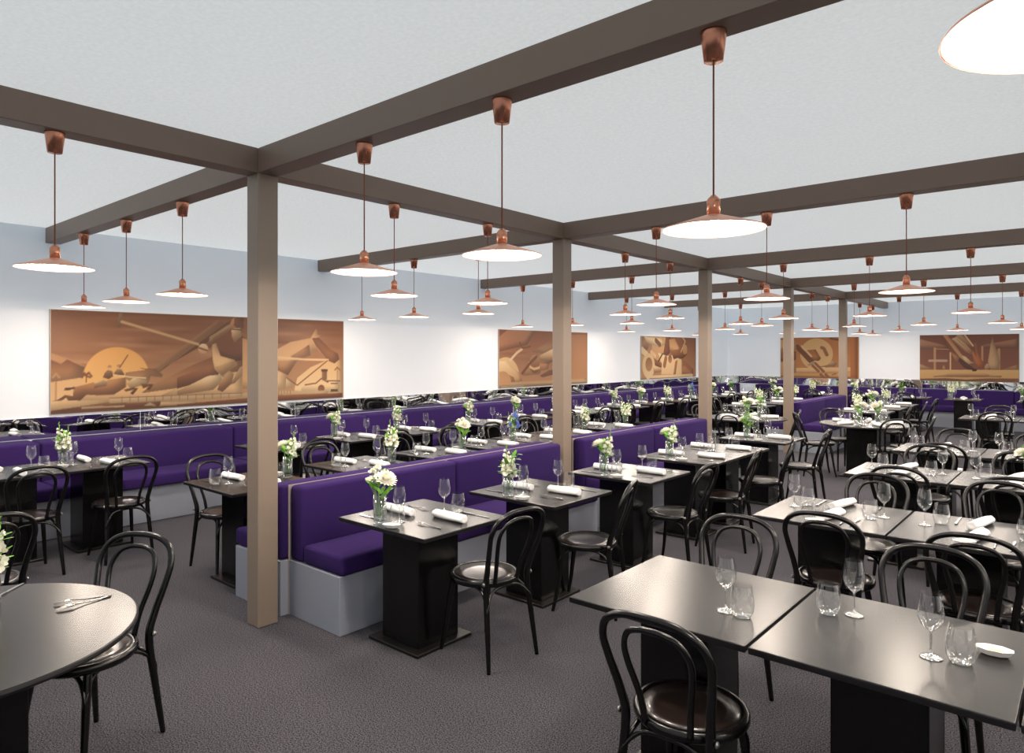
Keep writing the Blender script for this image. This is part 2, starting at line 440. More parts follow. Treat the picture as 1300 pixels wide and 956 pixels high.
MURAL_2=[('p',[(-.038,1.112),(1.661,1.128),(2.812,1.124),(2.812,.667),(-.038,.664)],(150,92,62),(176,116,80)),('p',[(-.038,.924),(.248,1.09),(1.098,1.113),(.805,.802),(-.038,.664)],(190,138,104),(170,112,80)),('p',[(.95,.665),(1.661,.953),(2.812,1.039),(2.812,.938),(1.452,.634)],(128,80,50),(198,150,105)),('e',[(.181,.167),(.546,.336)],(240,205,155),(222,180,128)),('p',[(-.028,.491),(.204,.504),(.384,.369),(.569,.276),(.663,.123),(.616,.065),(-.028,.072)],(246,222,178),(198,150,105)),('p',[(-.028,.289),(.181,.27),(.407,.191),(.453,.1),(-.028,.116)],(160,108,72),(198,150,105)),('e',[(.093,.068),(.316,.164)],(198,150,105),(222,180,128)),('p',[(.616,.26),(.805,.422),(1.098,.573),(1.452,.666),(1.608,.729),(1.687,.73),(1.687,.506),(1.248,.323),(1.198,.231),(.71,.212)],(128,80,50),(198,150,105)),('p',[(1.173,.588),(1.661,.746),(1.875,.698),(1.875,.505),(1.248,.494)],(246,222,178),(198,150,105)),('e',[(1.048,.435),(1.223,.386)],(198,150,105),(128,80,50)),('l',[(.878,.452),(.902,.375),(1.024,.335),(1.173,.356),(1.261,.416)],.05,(240,205,155)),('l',[(.316,.517),(.499,.65),(.663,.725)],.05,(246,222,178)),('l',[(.663,.259),(.902,.452),(1.098,.573)],.06,(128,80,50)),('p',[(1.198,.448),(1.504,.429),(1.478,.319),(1.198,.293)],(205,140,100),(198,150,105)),('p',[(1.198,.2),(1.504,.303),(1.687,.315),(1.687,.219),(1.298,.166)],(128,80,50),(160,108,72)),('p',[(1.848,1.02),(2.827,1.04),(2.827,.159),(2.403,.169),(1.848,.216)],(176,122,82),(190,140,98)),('l',[(.592,.845),(.663,.74),(.902,.772)],.03,(128,80,50)),('p',[(-.028,.101),(2.827,.108),(2.827,-.045),(-.028,-.029)],(198,150,105),(222,180,128)),('p',[(.316,.087),(2.827,.074),(2.827,.023),(.316,.049)],(246,222,178),(246,222,178)),('p',[(.049,.033),(.71,.031),(.71,-.002),(.049,-.003)],(246,222,178),(246,222,178)),('p',[(-.028,-.007),(2.827,-.028),(2.827,-.079),(-.028,-.036)],(128,80,50),(160,108,72)),('l',[(.476,.081),(.476,.055)],.012,(198,150,105)),('l',[(.569,.081),(.569,.054)],.012,(198,150,105)),('l',[(.663,.081),(.663,.054)],.012,(198,150,105)),('l',[(.757,.08),(.757,.053)],.012,(198,150,105)),('l',[(.853,.08),(.853,.052)],.012,(198,150,105)),('l',[(.95,.079),(.95,.052)],.012,(198,150,105)),('l',[(1.048,.079),(1.048,.051)],.012,(198,150,105)),('l',[(1.148,.078),(1.148,.051)],.012,(198,150,105)),('l',[(1.248,.078),(1.248,.05)],.012,(198,150,105)),('l',[(1.349,.078),(1.349,.049)],.012,(198,150,105)),('l',[(1.452,.077),(1.452,.049)],.012,(198,150,105)),('l',[(1.556,.077),(1.556,.048)],.012,(198,150,105)),('l',[(1.661,.076),(1.661,.048)],.012,(198,150,105)),('l',[(1.767,.076),(1.767,.047)],.012,(198,150,105)),('l',[(1.875,.075),(1.875,.046)],.012,(198,150,105)),('l',[(1.983,.075),(1.983,.046)],.012,(198,150,105)),('l',[(2.093,.074),(2.093,.045)],.012,(198,150,105)),('l',[(2.205,.074),(2.205,.044)],.012,(198,150,105))]
MURAL_3=[('p',[(-.192,1.093),(2.843,1.103),(2.843,.455),(-.192,.479)],(150,96,62),(180,126,84)),('p',[(-.161,1.062),(1.225,1.039),(1.296,.366),(.412,.117),(-.161,.005)],(222,180,128),(198,150,105)),('e',[(.218,.829),(.51,.766)],(160,108,72),(198,150,105)),('e',[(.218,.845),(.347,.797)],(198,150,105),(128,80,50)),('p',[(.09,1.051),(.982,1.001),(1.19,.854),(.879,.785),(.282,.894)],(246,222,178),(240,205,155)),('l',[(.71,.956),(.913,.851)],.12,(128,80,50)),('p',[(.027,.7),(.412,.571),(1.296,.298),(1.155,.2),(.61,.358),(.058,.604)],(160,108,72),(128,80,50)),('l',[(.027,.716),(.25,.604)],.16,(246,222,178)),('l',[(.477,.668),(.676,.57)],.1,(240,205,155)),('e',[(.347,.329),(.643,.243)],(240,205,155),(246,222,178)),('e',[(.363,.361),(.527,.31)],(160,108,72),(198,150,105)),('p',[(.543,.342),(1.225,.232),(1.016,.169),(.61,.145)],(246,222,178),(198,150,105)),('p',[(1.225,1.039),(1.474,1.043),(1.438,.635),(1.225,.552),(1.085,.602),(1.155,.803)],(128,80,50),(120,70,56)),('p',[(1.402,.991),(1.728,1.013),(2.025,.722),(1.95,.635),(1.438,.72)],(198,150,105),(222,180,128)),('p',[(1.438,.703),(2.176,.758),(2.407,.6),(2.176,.495),(1.618,.499)],(160,108,72),(128,80,50)),('p',[(.811,.652),(1.085,.602),(1.296,.568),(1.582,.584),(1.655,.464),(1.875,.514),(2.1,.461),(2.1,.077),(.982,.104),(1.016,.369)],(246,222,178),(240,205,155)),('e',[(1.456,.483),(1.546,.431)],(128,80,50),(198,150,105)),('l',[(1.051,.619),(.845,.437)],.05,(60,35,25)),('p',[(1.728,.429),(1.875,.462),(1.764,.085),(1.636,.088)],(214,140,90),(198,150,105)),('l',[(1.225,.501),(1.155,.334)],.15,(160,108,72)),('l',[(2.1,1.089),(2.311,.952),(2.063,.67)],.04,(240,205,155)),('e',[(2.291,.732),(2.415,.688)],(222,180,128),(198,150,105)),('p',[(2.1,.496),(2.802,.204),(2.802,.024),(2.253,.179)],(170,104,74),(160,108,72)),('p',[(2.253,.319),(2.802,.06),(2.802,-.03),(2.1,.077)],(198,150,105),(160,108,72)),('p',[(-.161,.036),(2.843,.05),(2.843,-.103),(-.161,-.106)],(240,205,155),(198,150,105)),('l',[(.282,.04),(2.722,.035)],.09,(246,222,178)),('l',[(.412,-.02),(2.564,-.032)],.08,(160,108,72))]
MURAL_4=[('p',[(-.081,1.141),(2.007,1.129),(2.007,.311),(-.081,.283)],(190,124,72),(206,142,86)),('p',[(-.071,1.048),(.421,1.063),(.421,.758),(-.071,.748)],(222,180,128),(222,180,128)),('p',[(-.071,.717),(.421,.737),(.421,.493),(-.071,.449)],(160,108,72),(160,108,72)),('e',[(.963,.657),(1.39,.657)],(232,190,130),(238,200,146),'sun'),('p',[(.421,.27),(2.007,.311),(2.007,.119),(.421,.087)],(240,205,155),(222,180,128)),('p',[(-.071,.407),(.421,.473),(.421,-.025),(-.071,-.037)],(222,180,128),(198,150,105)),('p',[(.655,.757),(.944,.786),(1.086,.537),(1.02,.467),(.791,.496)],(166,106,62),(190,130,84)),('l',[(1.105,.835),(1.161,.805),(1.236,.637)],.09,(160,108,72)),('l',[(.46,.879),(.868,.456)],.09,(128,80,50)),('l',[(.45,.808),(.791,.435)],.05,(128,80,50)),('l',[(.578,.879),(.829,.596)],.05,(240,205,155)),('p',[(.714,.354),(.906,.476),(.944,.417),(.791,.335)],(246,222,178),(240,205,155)),('p',[(.982,.298),(1.245,.36),(1.375,.48),(1.504,.403),(1.431,.323)],(214,176,146),(198,150,105)),('l',[(.868,.336),(1.02,.188)],.07,(160,108,72)),('l',[(.944,.397),(1.152,.181)],.07,(160,108,72)),('p',[(.421,.127),(2.007,.177),(2.007,-.006),(-.071,-.058),(-.071,.076)],(226,176,116),(210,150,92)),('l',[(.539,.133),(1.504,.148)],.02,(198,150,105)),('l',[(1.077,.1),(1.171,.003)],.07,(160,108,72)),('l',[(1.208,.103),(1.301,.006)],.07,(160,108,72)),('l',[(1.375,.096),(1.467,.128)],.03,(160,108,72)),('l',[(1.32,1.081),(1.559,1.038)],.05,(128,80,50)),('p',[(1.83,1.122),(2.007,1.129),(2.007,.004),(1.83,-.001)],(186,118,66),(178,112,64))]
MURAL_5=[('p',[(-.031,1.166),(2.002,1.17),(2.002,.284),(-.031,.25)],(122,72,54),(140,84,62)),('p',[(-.031,1.045),(.571,.864),(.608,.778),(-.031,.791)],(176,128,100),(150,104,80)),('p',[(1.303,.88),(2.002,1.027),(2.002,.793),(1.303,.796)],(170,120,90),(150,100,76)),('p',[(-.031,.427),(.311,.278),(-.031,.272)],(190,150,118),(198,150,105)),('p',[(1.695,.31),(2.002,.427),(2.002,.284)],(176,130,96),(198,150,105)),('p',[(.432,1.136),(.608,.778),(1.181,.27),(1.11,.244),(.933,.33),(.662,.692)],(84,46,36),(92,52,38)),('l',[(.32,.8),(.32,.278)],.05,(198,150,105)),('l',[(.648,.692),(.648,.283)],.03,(240,205,155)),('l',[(1.294,.838),(1.294,.503)],.04,(198,150,105)),('l',[(1.619,.774),(1.619,.319)],.05,(198,150,105)),('l',[(.208,.495),(.562,.497)],.06,(200,170,150)),('l',[(.339,.789),(.608,.778)],.02,(198,150,105)),('p',[(.479,.291),(.497,.389),(.525,.378),(.543,.292)],(222,180,128),(240,205,155)),('p',[(.488,1.124),(.589,1.133),(.897,.628),(1.075,.48),(1.057,.427),(.969,.458),(.825,.606)],(205,140,92),(222,180,128)),('p',[(.888,.628),(.969,.596),(1.075,.47),(1.146,.46),(1.022,.416),(.933,.521)],(246,222,178),(240,205,155)),('p',[(.626,.756),(.699,.692),(.843,.574),(.798,.478),(.753,.499)],(190,116,66),(198,150,105)),('p',[(.662,1.035),(.825,1.097),(1.11,.713),(1.075,.649),(.969,.713)],(206,180,140),(198,150,105)),('p',[(.753,1.098),(.825,1.151),(.897,1.128),(1.146,.818),(1.11,.776)],(196,160,120),(160,108,72)),('l',[(.717,.992),(1.004,.713)],.012,(160,108,72)),('l',[(.771,1.034),(1.057,.713)],.012,(160,108,72)),('l',[(.933,1.138),(1.11,.86)],.03,(240,205,155)),('p',[(1.137,.934),(1.172,.923),(1.198,.713),(1.303,.482),(1.346,.336),(1.233,.313),(1.146,.46),(1.084,.691),(1.119,.734),(1.181,.565)],(206,130,78),(176,100,58)),('p',[(1.337,.357),(1.389,.441),(1.449,.41),(1.441,.337),(1.354,.29)],(240,205,155),(230,180,150)),('p',[(1.406,.483),(1.458,.879),(1.492,1.066),(1.535,.878),(1.594,.712),(1.636,.485),(1.628,.303),(1.458,.3)],(190,150,112),(206,170,130)),('p',[(-.031,.268),(2.002,.294),(2.002,.04),(-.031,-.015)],(228,190,128),(214,168,108)),('p',[(1.057,.311),(1.198,.302),(1.172,.249),(1.11,.244)],(84,46,36),(84,46,36)),('p',[(.292,.114),(.516,.151),(.589,.185),(1.389,.195),(1.458,.161),(1.678,.155),(1.662,.113),(.292,.092)],(230,196,140),(198,150,105)),('l',[(.571,.127),(1.423,.145)],.03,(160,108,72)),('l',[(.589,.17),(1.389,.186)],.02,(198,150,105)),('p',[(-.031,.041),(.534,.07),(.969,.044),(1.423,.087),(2.002,.091),(2.002,.04),(-.031,-.015)],(160,108,72),(150,100,70))]



def paint(W, H, shapes, bg, step=.01):
    nx, nz = int(W / step) + 1, int(H / step) + 1
    U, V = np.meshgrid(np.linspace(0, W, nx), np.linspace(0, H, nz), indexing='ij')
    img = np.zeros((nx, nz, 3))
    t = V / H
    img[:] = np.array(bg[1]) + (np.array(bg[0]) - np.array(bg[1])) * t[..., None]
    rs = np.random.RandomState(3)
    for k in range(60):
        cu, cv, w = rs.rand() * W, H * (.45 + .55 * rs.rand()), .1 + .25 * rs.rand()
        g = np.exp(-((U - cu) / w) ** 2 - ((V - cv) / .025) ** 2)
        img += g[..., None] * (12 if k % 2 else -9)

    def blur(m, k):
        for ax in (0, 1):
            c = np.cumsum(np.pad(m, [(k + 1, k) if a == ax else (0, 0) for a in (0, 1)], mode='edge'), axis=ax)
            n = m.shape[ax]
            hi, lo = [slice(None)] * 2, [slice(None)] * 2
            hi[ax], lo[ax] = slice(2 * k + 1, 2 * k + 1 + n), slice(0, n)
            m = (c[tuple(hi)] - c[tuple(lo)]) / (2 * k + 1)
        return m

    def blend(mask, c1, c2, P):
        lo, hi = min(p[1] for p in P), max(p[1] for p in P)
        tt = np.clip((V - lo) / max(hi - lo, .01), 0, 1)[..., None]
        c = np.array(c2) + (np.array(c1) - np.array(c2)) * tt
        img[:] = img * (1 - mask[..., None]) + c * mask[..., None]

    def inside(P):
        m = np.zeros(U.shape)
        for du, dv in ((-.25, -.25), (.25, -.25), (-.25, .25), (.25, .25)):
            u, v = U + du * step, V + dv * step
            c = np.zeros(U.shape, bool)
            for (x1, y1), (x2, y2) in zip(P, P[1:] + P[:1]):
                if y1 != y2:
                    c ^= ((y1 > v) != (y2 > v)) & (u < (x2 - x1) * (v - y1) / (y2 - y1) + x1)
            m += c * .25
        return m
    for s in shapes:
        P = s[1]
        if s[0] == 'p':
            m = inside(P)
            blend(m, s[2], s[3], P)
            if m.sum() * step * step < .5:      # airbrushed modelling along the lower right of each form
                k = max(2, int(.05 / step))
                e = m * np.clip(blur(np.roll(blur(m, k), (-k, k), (0, 1)), 2), 0, 1)
                img *= (1 - .30 * (m - e) + .05 * e * m)[..., None]
        elif s[0] == 'e':
            (a, b), (c, d) = P
            r = math.hypot(c - a, d - b)
            m = np.clip((r - np.hypot(U - a, V - b)) / step + .5, 0, 1)
            blend(m, s[2], s[3], [(a, b - r), (a, b + r)])
        else:
            m = np.zeros(U.shape)
            for (x1, y1), (x2, y2) in zip(P, P[1:]):
                L = max((x2 - x1) ** 2 + (y2 - y1) ** 2, 1e-9)
                tt = np.clip(((U - x1) * (x2 - x1) + (V - y1) * (y2 - y1)) / L, 0, 1)
                dd = np.hypot(U - x1 - tt * (x2 - x1), V - y1 - tt * (y2 - y1))
                m = np.maximum(m, np.clip((s[2] / 2 - dd) / step + .5, 0, 1))
            blend(m, s[3], s[3], P)
    return U, V, np.clip(img * (.80, .77, .74), 0, 255)


def mural(label, shapes, plane, a0, z0, W, H, bg):
    """a painted board: the painted face is a fine grid carrying the picture, on a 3 cm thick panel"""
    U, V, img = paint(W, H, shapes, bg)
    nx, nz = U.shape
    root = empty('mural', label, 'mural', ((XW + .001, a0, z0) if plane == 'X' else (a0, YB - .001, z0)), 0, 'sepia murals on the walls')
    g = .03
    if plane == 'X':
        co = np.stack([np.full(U.shape, g), U, V], -1)
        boxobj('backing_board', (0, g - .001, -.006, W + .006, -.006, H + .006), M['frame'], root)
    else:
        co = np.stack([U, np.full(U.shape, -g), V], -1)
        boxobj('backing_board', (-.006, W + .006, -g + .001, 0, -.006, H + .006), M['frame'], root)
    idx = np.arange(nx * nz).reshape(nx, nz)
    f = np.stack([idx[:-1, :-1], idx[1:, :-1], idx[1:, 1:], idx[:-1, 1:]], -1).reshape(-1, 4)
    me = bpy.data.meshes.new('painted_face')
    me.from_pydata(co.reshape(-1, 3).tolist(), [], f.tolist())
    c = img.reshape(-1, 3) / 255
    c = np.where(c > .04045, ((c + .055) / 1.055) ** 2.4, c / 12.92)
    at = me.color_attributes.new('paint', 'FLOAT_COLOR', 'POINT')
    at.data.foreach_set('color', np.concatenate([c, np.ones((len(c), 1))], 1).astype(np.float32).ravel())
    me.materials.append(M['mural'])
    o = bpy.data.objects.new('painted_face', me)
    COL.objects.link(o)
    o.parent = root
    return root


mural('long sepia mural of polo riders before a low sun, left wall', MURAL_1, 'X', 2.30, 1.115, 3.66, 1.10, ((140, 90, 60), (206, 160, 116)))
mural('sepia mural of curved forms above a railing, middle of left wall', MURAL_2, 'X', 9.38, 1.11, 2.86, 1.08, ((140, 90, 60), (200, 150, 110)))
mural('sepia mural of pale crowded figures, nearest the room corner', MURAL_3, 'X', 14.55, 1.115, 2.95, 1.05, ((140, 96, 66), (200, 150, 110)))
mural('amber mural with a pale disc, partly behind two columns, back wall', MURAL_4, 'Y', -6.78, 1.07, 2.03, 1.11, ((190, 126, 76), (206, 142, 86)))
mural('sepia mural of a leaping figure above a pale quay, back wall', MURAL_5, 'Y', -3.34, 1.07, 2.0, 1.13, ((122, 72, 54), (140, 84, 62)))


# ---------------------------------------------------------------- benches
def bench_unit(y0, y1, side):
    """half of the double bench between the columns; side +1 faces +X"""
    def d(a, b, *rest):
        xs = sorted((AX + side * a, AX + side * (b + (.03 if side < 0 and b > .5 else 0))))
        return (*xs, *rest)
    if side < 0 and y0 < 3:
        y0 -= .06
    r = empty('banquette_bench', None, 'bench')
    boxobj('plinth', d(.0045, .575, y0, y1, 0, .368), M['plinth'], r, .003)
    boxobj('seat_cushion', d(.158, .592, y0 + .004, y1 - .004, .37, .492), M['purple'], r, .025, 3, True)
    boxobj('back_cushion', d(.0045, .158, y0 + .003, y1 - .003, .37, .872), M['purple'], r, .03, 3, True)
    return r


BEN = [('near', 2.52, 5.40), ('middle', 5.80, 8.72), ('far', 12.56, 15.5)]
for nm, a, b in BEN:
    tag(boxobj('divider_board', (AX - .0035, AX + .0035, a - .003, b, 0, .87), M['divider']), f'pale board between the two sides of the {nm} purple bench', 'divider')
    mid = (a + b) / 2
    for side, sn in ((1, 'right'), (-1, 'left')):
        for (p, q), hn in (((a, mid), 'nearer'), ((mid, b), 'farther')):
            u = bench_unit(p, q, side)
            u['label'] = f'purple bench section on grey plinth, {hn} {sn} part of the {nm} double bench'
            u['group'] = 'purple double bench sections'

for i in range(10):
    a = .12 + 1.995 * i
    b = min(a + 1.995, YB - .02)
    r = empty('banquette_bench', f'{ORD[i]} purple bench section along the left wall, counted from the left', 'bench', group='purple wall bench sections')
    boxobj('plinth', (XW + .01, -7.5, a, b, 0, .368), M['plinth'], r, .003)
    boxobj('seat_cushion', (-7.95, -7.42, a + .004, b - .004, .37, .492), M['purple'], r, .025, 3, True)
    boxobj('back_cushion', (XW + .02, -7.95, a + .003, b - .003, .37, .868), M['purple'], r, .03, 3, True)
for i in range(4):
    a = -7.41 + 2.0 * i
    b = a + 2.0
    r = empty('banquette_bench', f'{ORD[i]} purple bench section along the back wall, counted from the corner', 'bench', group='purple wall bench sections')
    boxobj('plinth', (a, b, 18.93, YB - .01, 0, .368), M['plinth'], r, .003)
    boxobj('seat_cushion', (a + .004, b - .004, 18.85, 19.38, .37, .492), M['purple'], r, .025, 3, True)
    boxobj('back_cushion', (a + .003, b - .003, 19.38, YB - .02, .37, .868), M['purple'], r, .03, 3, True)


# ---------------------------------------------------------------- pendant lamps
def make_lamp():
    r = empty('pendant_lamp', 'x', 'pendant lamp')
    latheobj('canopy', [(.034, -.106), (.046, -.006), (.047, 0)], M['copper'], r, 24)
    latheobj('cord', [(.0035, -.585), (.0035, -.10)], M['cord'], r, 8)
    latheobj('socket', [(.008, -.585), (.019, -.596), (.024, -.604), (.023, -.662), (.0, -.662)], M['copper'], r, 20, (True, False))
    latheobj('shade', [(.022, -.655), (.03, -.657), (.178, -.704), (.181, -.708), (.1795, -.709)], M['shade'], r, 48, (False, False))
    latheobj('shade_lining', [(.012, -.6635), (.1785, -.7075)], M['lining'], r, 48, (False, False))
    latheobj('bulb', [(.012, -.664), (.022, -.675), (.028, -.688), (.022, -.700), (0, -.704)], M['bulb'], r, 16, (True, False))
    d = bpy.data.lights.new('lamp_light', 'POINT')
    d.energy, d.color, d.shadow_soft_size = LAMP_W, LAMP_COL, .02
    l = bpy.data.objects.new('lamp_light', d)
    COL.objects.link(l)
    l.parent = r
    l.location = (0, 0, -.722)
    d = bpy.data.lights.new('lamp_glow', 'AREA')      # light the white underside throws straight down
    d.shape, d.size, d.energy, d.color = 'DISK', .33, GLOW_W, LAMP_COL
    l = bpy.data.objects.new('lamp_glow', d)
    COL.objects.link(l)
    l.parent = r
    l.location = (0, 0, -.7105)
    l.visible_camera = False
    return r


LAMP = Kind(make_lamp)
GL = 'copper cone pendant lamps'
row = ['nearest', 'second', 'third', 'fourth', 'rearmost']
for i, y in enumerate(BY):
    for j, x in enumerate((-5.3, -6.39, -7.43)):
        LAMP.put((x, y, ZB), 0, f'copper pendant lamp left of the columns, {ORD[j]} from its column, {row[i]} cross beam', GL)
    for j, x in enumerate((-3.06, -2.05, -1.04)):
        LAMP.put((x, y, ZB), 0, f'copper pendant lamp right of the columns, {ORD[j]} from its column, {row[i]} cross beam', GL)
    for x in (1.06, 2.1, 3.15):
        LAMP.put((x, y, ZB), 0, 'copper pendant lamp on a cross beam beyond the right edge', 'pendant lamps beyond the right edge')
ay = [1.16, 3.43, 4.5, 6.85, 7.95, 10.23, 11.1, 13.7, 14.7, 17.2, 18.4]
for i, y in enumerate(ay):
    LAMP.put((AX, y, ZB), 0, f'copper pendant lamp on the lengthwise beam, {ORD[i]} from the left of the photo', GL)
LAMP.put((.005, 1.19, ZB), 0, 'large copper pendant lamp cut off at the top right corner', GL)
for y in (3.43, 4.5, 6.85, 7.95, 10.23, 11.1, 13.7, 14.7):
    LAMP.put((0.02, y, ZB), 0, 'copper pendant lamp on a lengthwise beam beyond the right edge', 'pendant lamps beyond the right edge')


# ---------------------------------------------------------------- kinds of furniture and tableware
def make_chair():
    r = empty('bentwood_chair', 'x', 'chair')
    half = [(-.187, -.25, 0, .0115), (-.172, -.222, .22, .0155), (-.159, -.195, .45, .0175), (-.168, -.218, .56, .016),
            (-.191, -.262, .69, .0145), (-.199, -.287, .77, .014), (-.170, -.312, .838, .014), (-.10, -.327, .876, .014), (0, -.332, .885, .014)]
    path = half + [(-x, y, z, q) for x, y, z, q in reversed(half[:-1])]
    tubeobj('back_frame', [spline(path, 5)], M['bentwood'], r, 10)
    ih = [(-.084, -.186, .455, .0125), (-.095, -.21, .56, .012), (-.119, -.25, .68, .0115), (-.122, -.272, .75, .011),
          (-.096, -.295, .806, .011), (-.05, -.307, .829, .011), (0, -.310, .834, .011)]
    path = ih + [(-x, y, z, q) for x, y, z, q in reversed(ih[:-1])]
    tubeobj('inner_hoop', [spline(path, 5)], M['bentwood'], r, 8)
    latheobj('seat_ring', [(.172, .436), (.2, .434), (.208, .445), (.208, .462), (.2, .472), (.183, .472), (.176, .466), (.172, .436)], M['bentwood'], r, 36, (False, False))
    latheobj('seat', [(0, .452), (.178, .456), (.178, .468), (.12, .462), (0, .459)], M['seat'], r, 32, (False, False))
    for s in (-1, 1):
        tubeobj('leg', [spline([(s * .135, .115, .452, .017), (s * .15, .14, .30, .0165), (s * .165, .165, .12, .0135), (s * .178, .19, 0, .011)], 5)], M['bentwood'], r, 8)
    F = {-1: (-.155, .148, .24), 1: (.155, .148, .24)}
    B = {-1: (-.170, -.218, .24), 1: (.170, -.218, .24)}

    def arch(p, q):
        m = [(a + b) / 2 for a, b in zip(p, q)]
        k = .86
        return spline([(*p, .008), (p[0] * .97 + m[0] * .03, p[1] * .97 + m[1] * .03, .34, .009), ((p[0] * .72 + m[0] * .28) * k, (p[1] * .72 + m[1] * .28) * k, .412, .009),
                       (m[0] * k, m[1] * k, .43, .009), ((q[0] * .72 + m[0] * .28) * k, (q[1] * .72 + m[1] * .28) * k, .412, .009),
                       (q[0] * .97 + m[0] * .03, q[1] * .97 + m[1] * .03, .34, .009), (*q, .008)], 4)
    for p, q in ((F[-1], F[1]), (F[-1], B[-1]), (F[1], B[1]), (B[-1], B[1])):
        tubeobj('arched_brace', [arch(p, q)], M['bentwood'], r, 6)
    for s in (-1, 1):
        o = latheobj('bolt', [(0, -.004), (.011, -.003), (.011, .003), (.006, .007), (0, .008)], M['bolt'], r, 12, (False, False))
        o.rotation_euler = (0, s * PI / 2, 0)
        o.location = (s * .182, -.2, .475)
    return r


def make_table(w, d, pw=.17, shift=0.0):
    def f():
        r = empty('dining_table', 'x', 'table')
        bm = bmesh.new()
        box(bm, -w / 2, w / 2, -d / 2, d / 2, .726, .75, .004, 2)
        bm.normal_update()
        for fc in bm.faces:
            fc.material_index = 0 if fc.normal.z > .9 else 1
        finish(bm, 'tabletop', [M['tabletop'], M['edge']], r)
        boxobj('pedestal', (shift - pw, shift + pw, -pw, pw, .02, .726), M['black'], r, .004)
        boxobj('base_plate', (shift - pw - .06, shift + pw + .06, -pw - .06, pw + .06, 0, .02), M['blackmetal'], r, .003)
        return r
    return f


def make_round():
    r = empty('round_dining_table', 'x', 'table')
    bm = bmesh.new()
    lathe(bm, [(0, .726), (.59, .726), (.598, .730), (.60, .738), (.598, .747), (.593, .75), (0, .75)], 72, caps=(False, False))
    bm.normal_update()
    for fc in bm.faces:
        fc.material_index = 0 if fc.normal.z > .9 else 1
    finish(bm, 'tabletop', [M['tabletop'], M['edge']], r)
    boxobj('pedestal', (-.2, .2, -.2, .2, .02, .726), M['black'], r, .004)
    boxobj('base_plate', (-.29, .29, -.29, .29, 0, .02), M['blackmetal'], r, .003)
    return r


def thick_below(o, z):
    """stem, foot and base are solid glass and catch more light than the thin bowl"""
    o.data.materials.append(M['thick_glass'])
    for p in o.data.polygons:
        if p.center.z < z:
            p.material_index = 1


def make_wine():
    r = latheobj('wine_glass', [(0, .001), (.034, .001), (.0345, .003), (.02, .006), (.006, .012), (.0038, .03), (.0036, .075), (.005, .088), (.016, .096),
                                (.031, .112), (.039, .133), (.0395, .150), (.036, .178), (.0305, .212)], M['glass'], None, 24, (False, False))
    thick_below(r, .1)
    r['category'] = 'wine glass'
    return r


def make_tumbler():
    r = latheobj('tumbler', [(0, .012), (.016, .008), (.024, .001), (.032, .004), (.041, .022), (.0455, .048), (.045, .07), (.041, .095), (.0365, .12)], M['glass'], None, 24, (False, False))
    thick_below(r, .012)
    r['category'] = 'tumbler'
    return r


def make_napkin():
    bm = bmesh.new()
    n, L = 22, 11
    rings = []
    for j in range(L):
        x = -.13 + .26 * j / (L - 1)
        sq = 1 - .10 * abs(j - (L - 1) / 2) / (L / 2)
        ring = []
        for i in range(n):
            a = 2 * PI * i / n
            rr = .027 * sq * (1 + .05 * math.sin(3 * a + j * .5)) + (.004 if i in (4, 5) else 0)
            ring.append(bm.verts.new((x, rr * 1.15 * math.cos(a), max(.0, .022 + rr * .9 * math.sin(a)))))
        rings.append(ring)
    for a, b in zip(rings, rings[1:]):
        for i in range(n):
            bm.faces.new((a[i], a[(i + 1) % n], b[(i + 1) % n], b[i]))
    for ring, fl in ((rings[0], True), (rings[-1], False)):
        c = Vector((0, 0, 0))
        for v in ring:
            c += v.co
        c /= n
        inner = [bm.verts.new(c + (v.co - c) * .45 + Vector((.006 if fl else -.006, 0, 0))) for v in ring]
        for i in range(n):
            q = (ring[i], ring[(i + 1) % n], inner[(i + 1) % n], inner[i])
            bm.faces.new(tuple(reversed(q)) if fl else q)
        bm.faces.new(inner if not fl else list(reversed(inner)))
    r = finish(bm, 'napkin', M['napkin'], None, True)
    r['category'] = 'napkin'
    return r


def make_knife():
    r = empty('knife', 'x', 'knife')
    bm = bmesh.new()
    P = [(-.105, .006), (-.09, .0085), (-.02, .0055), (0, .004), (0, -.004), (-.02, -.0055), (-.09, -.0085), (-.105, -.006)]
    vs = [bm.verts.new((x, y, .001)) for x, y in P]
    f = bm.faces.new(vs)
    e = bmesh.ops.extrude_face_region(bm, geom=[f])
    for v in e['geom']:
        if isinstance(v, bmesh.types.BMVert):
            v.co.z = .0065
    finish(bm, 'handle', M['steel'], r)
    bm = bmesh.new()
    P = [(0, .0045), (.03, .009), (.09, .0095), (.115, .004), (.118, -.004), (.0, -.0045)]
    vs = [bm.verts.new((x, y, .002)) for x, y in P]
    f = bm.faces.new(vs)
    e = bmesh.ops.extrude_face_region(bm, geom=[f])
    for v in e['geom']:
        if isinstance(v, bmesh.types.BMVert):
            v.co.z = .004
    finish(bm, 'blade', M['steel'], r)
    return r


def make_fork():
    r = empty('fork', 'x', 'fork')
    tubeobj('handle', [[(-.10, 0, .004, .004), (-.06, 0, .004, .0035), (.0, 0, .006, .0026), (.035, 0, .012, .0026), (.045, 0, .013, .004)]], M['steel'], r, 6)
    bm = bmesh.new()
    box(bm, .04, .062, -.0115, .0115, .011, .013)
    for k in range(4):
        y = -.0105 + k * .007
        tube(bm, [(.06, y, .012, .0014), (.08, y, .009, .0013), (.10, y, .006, .0008)], 5)
    finish(bm, 'tines', M['steel'], r)
    return r


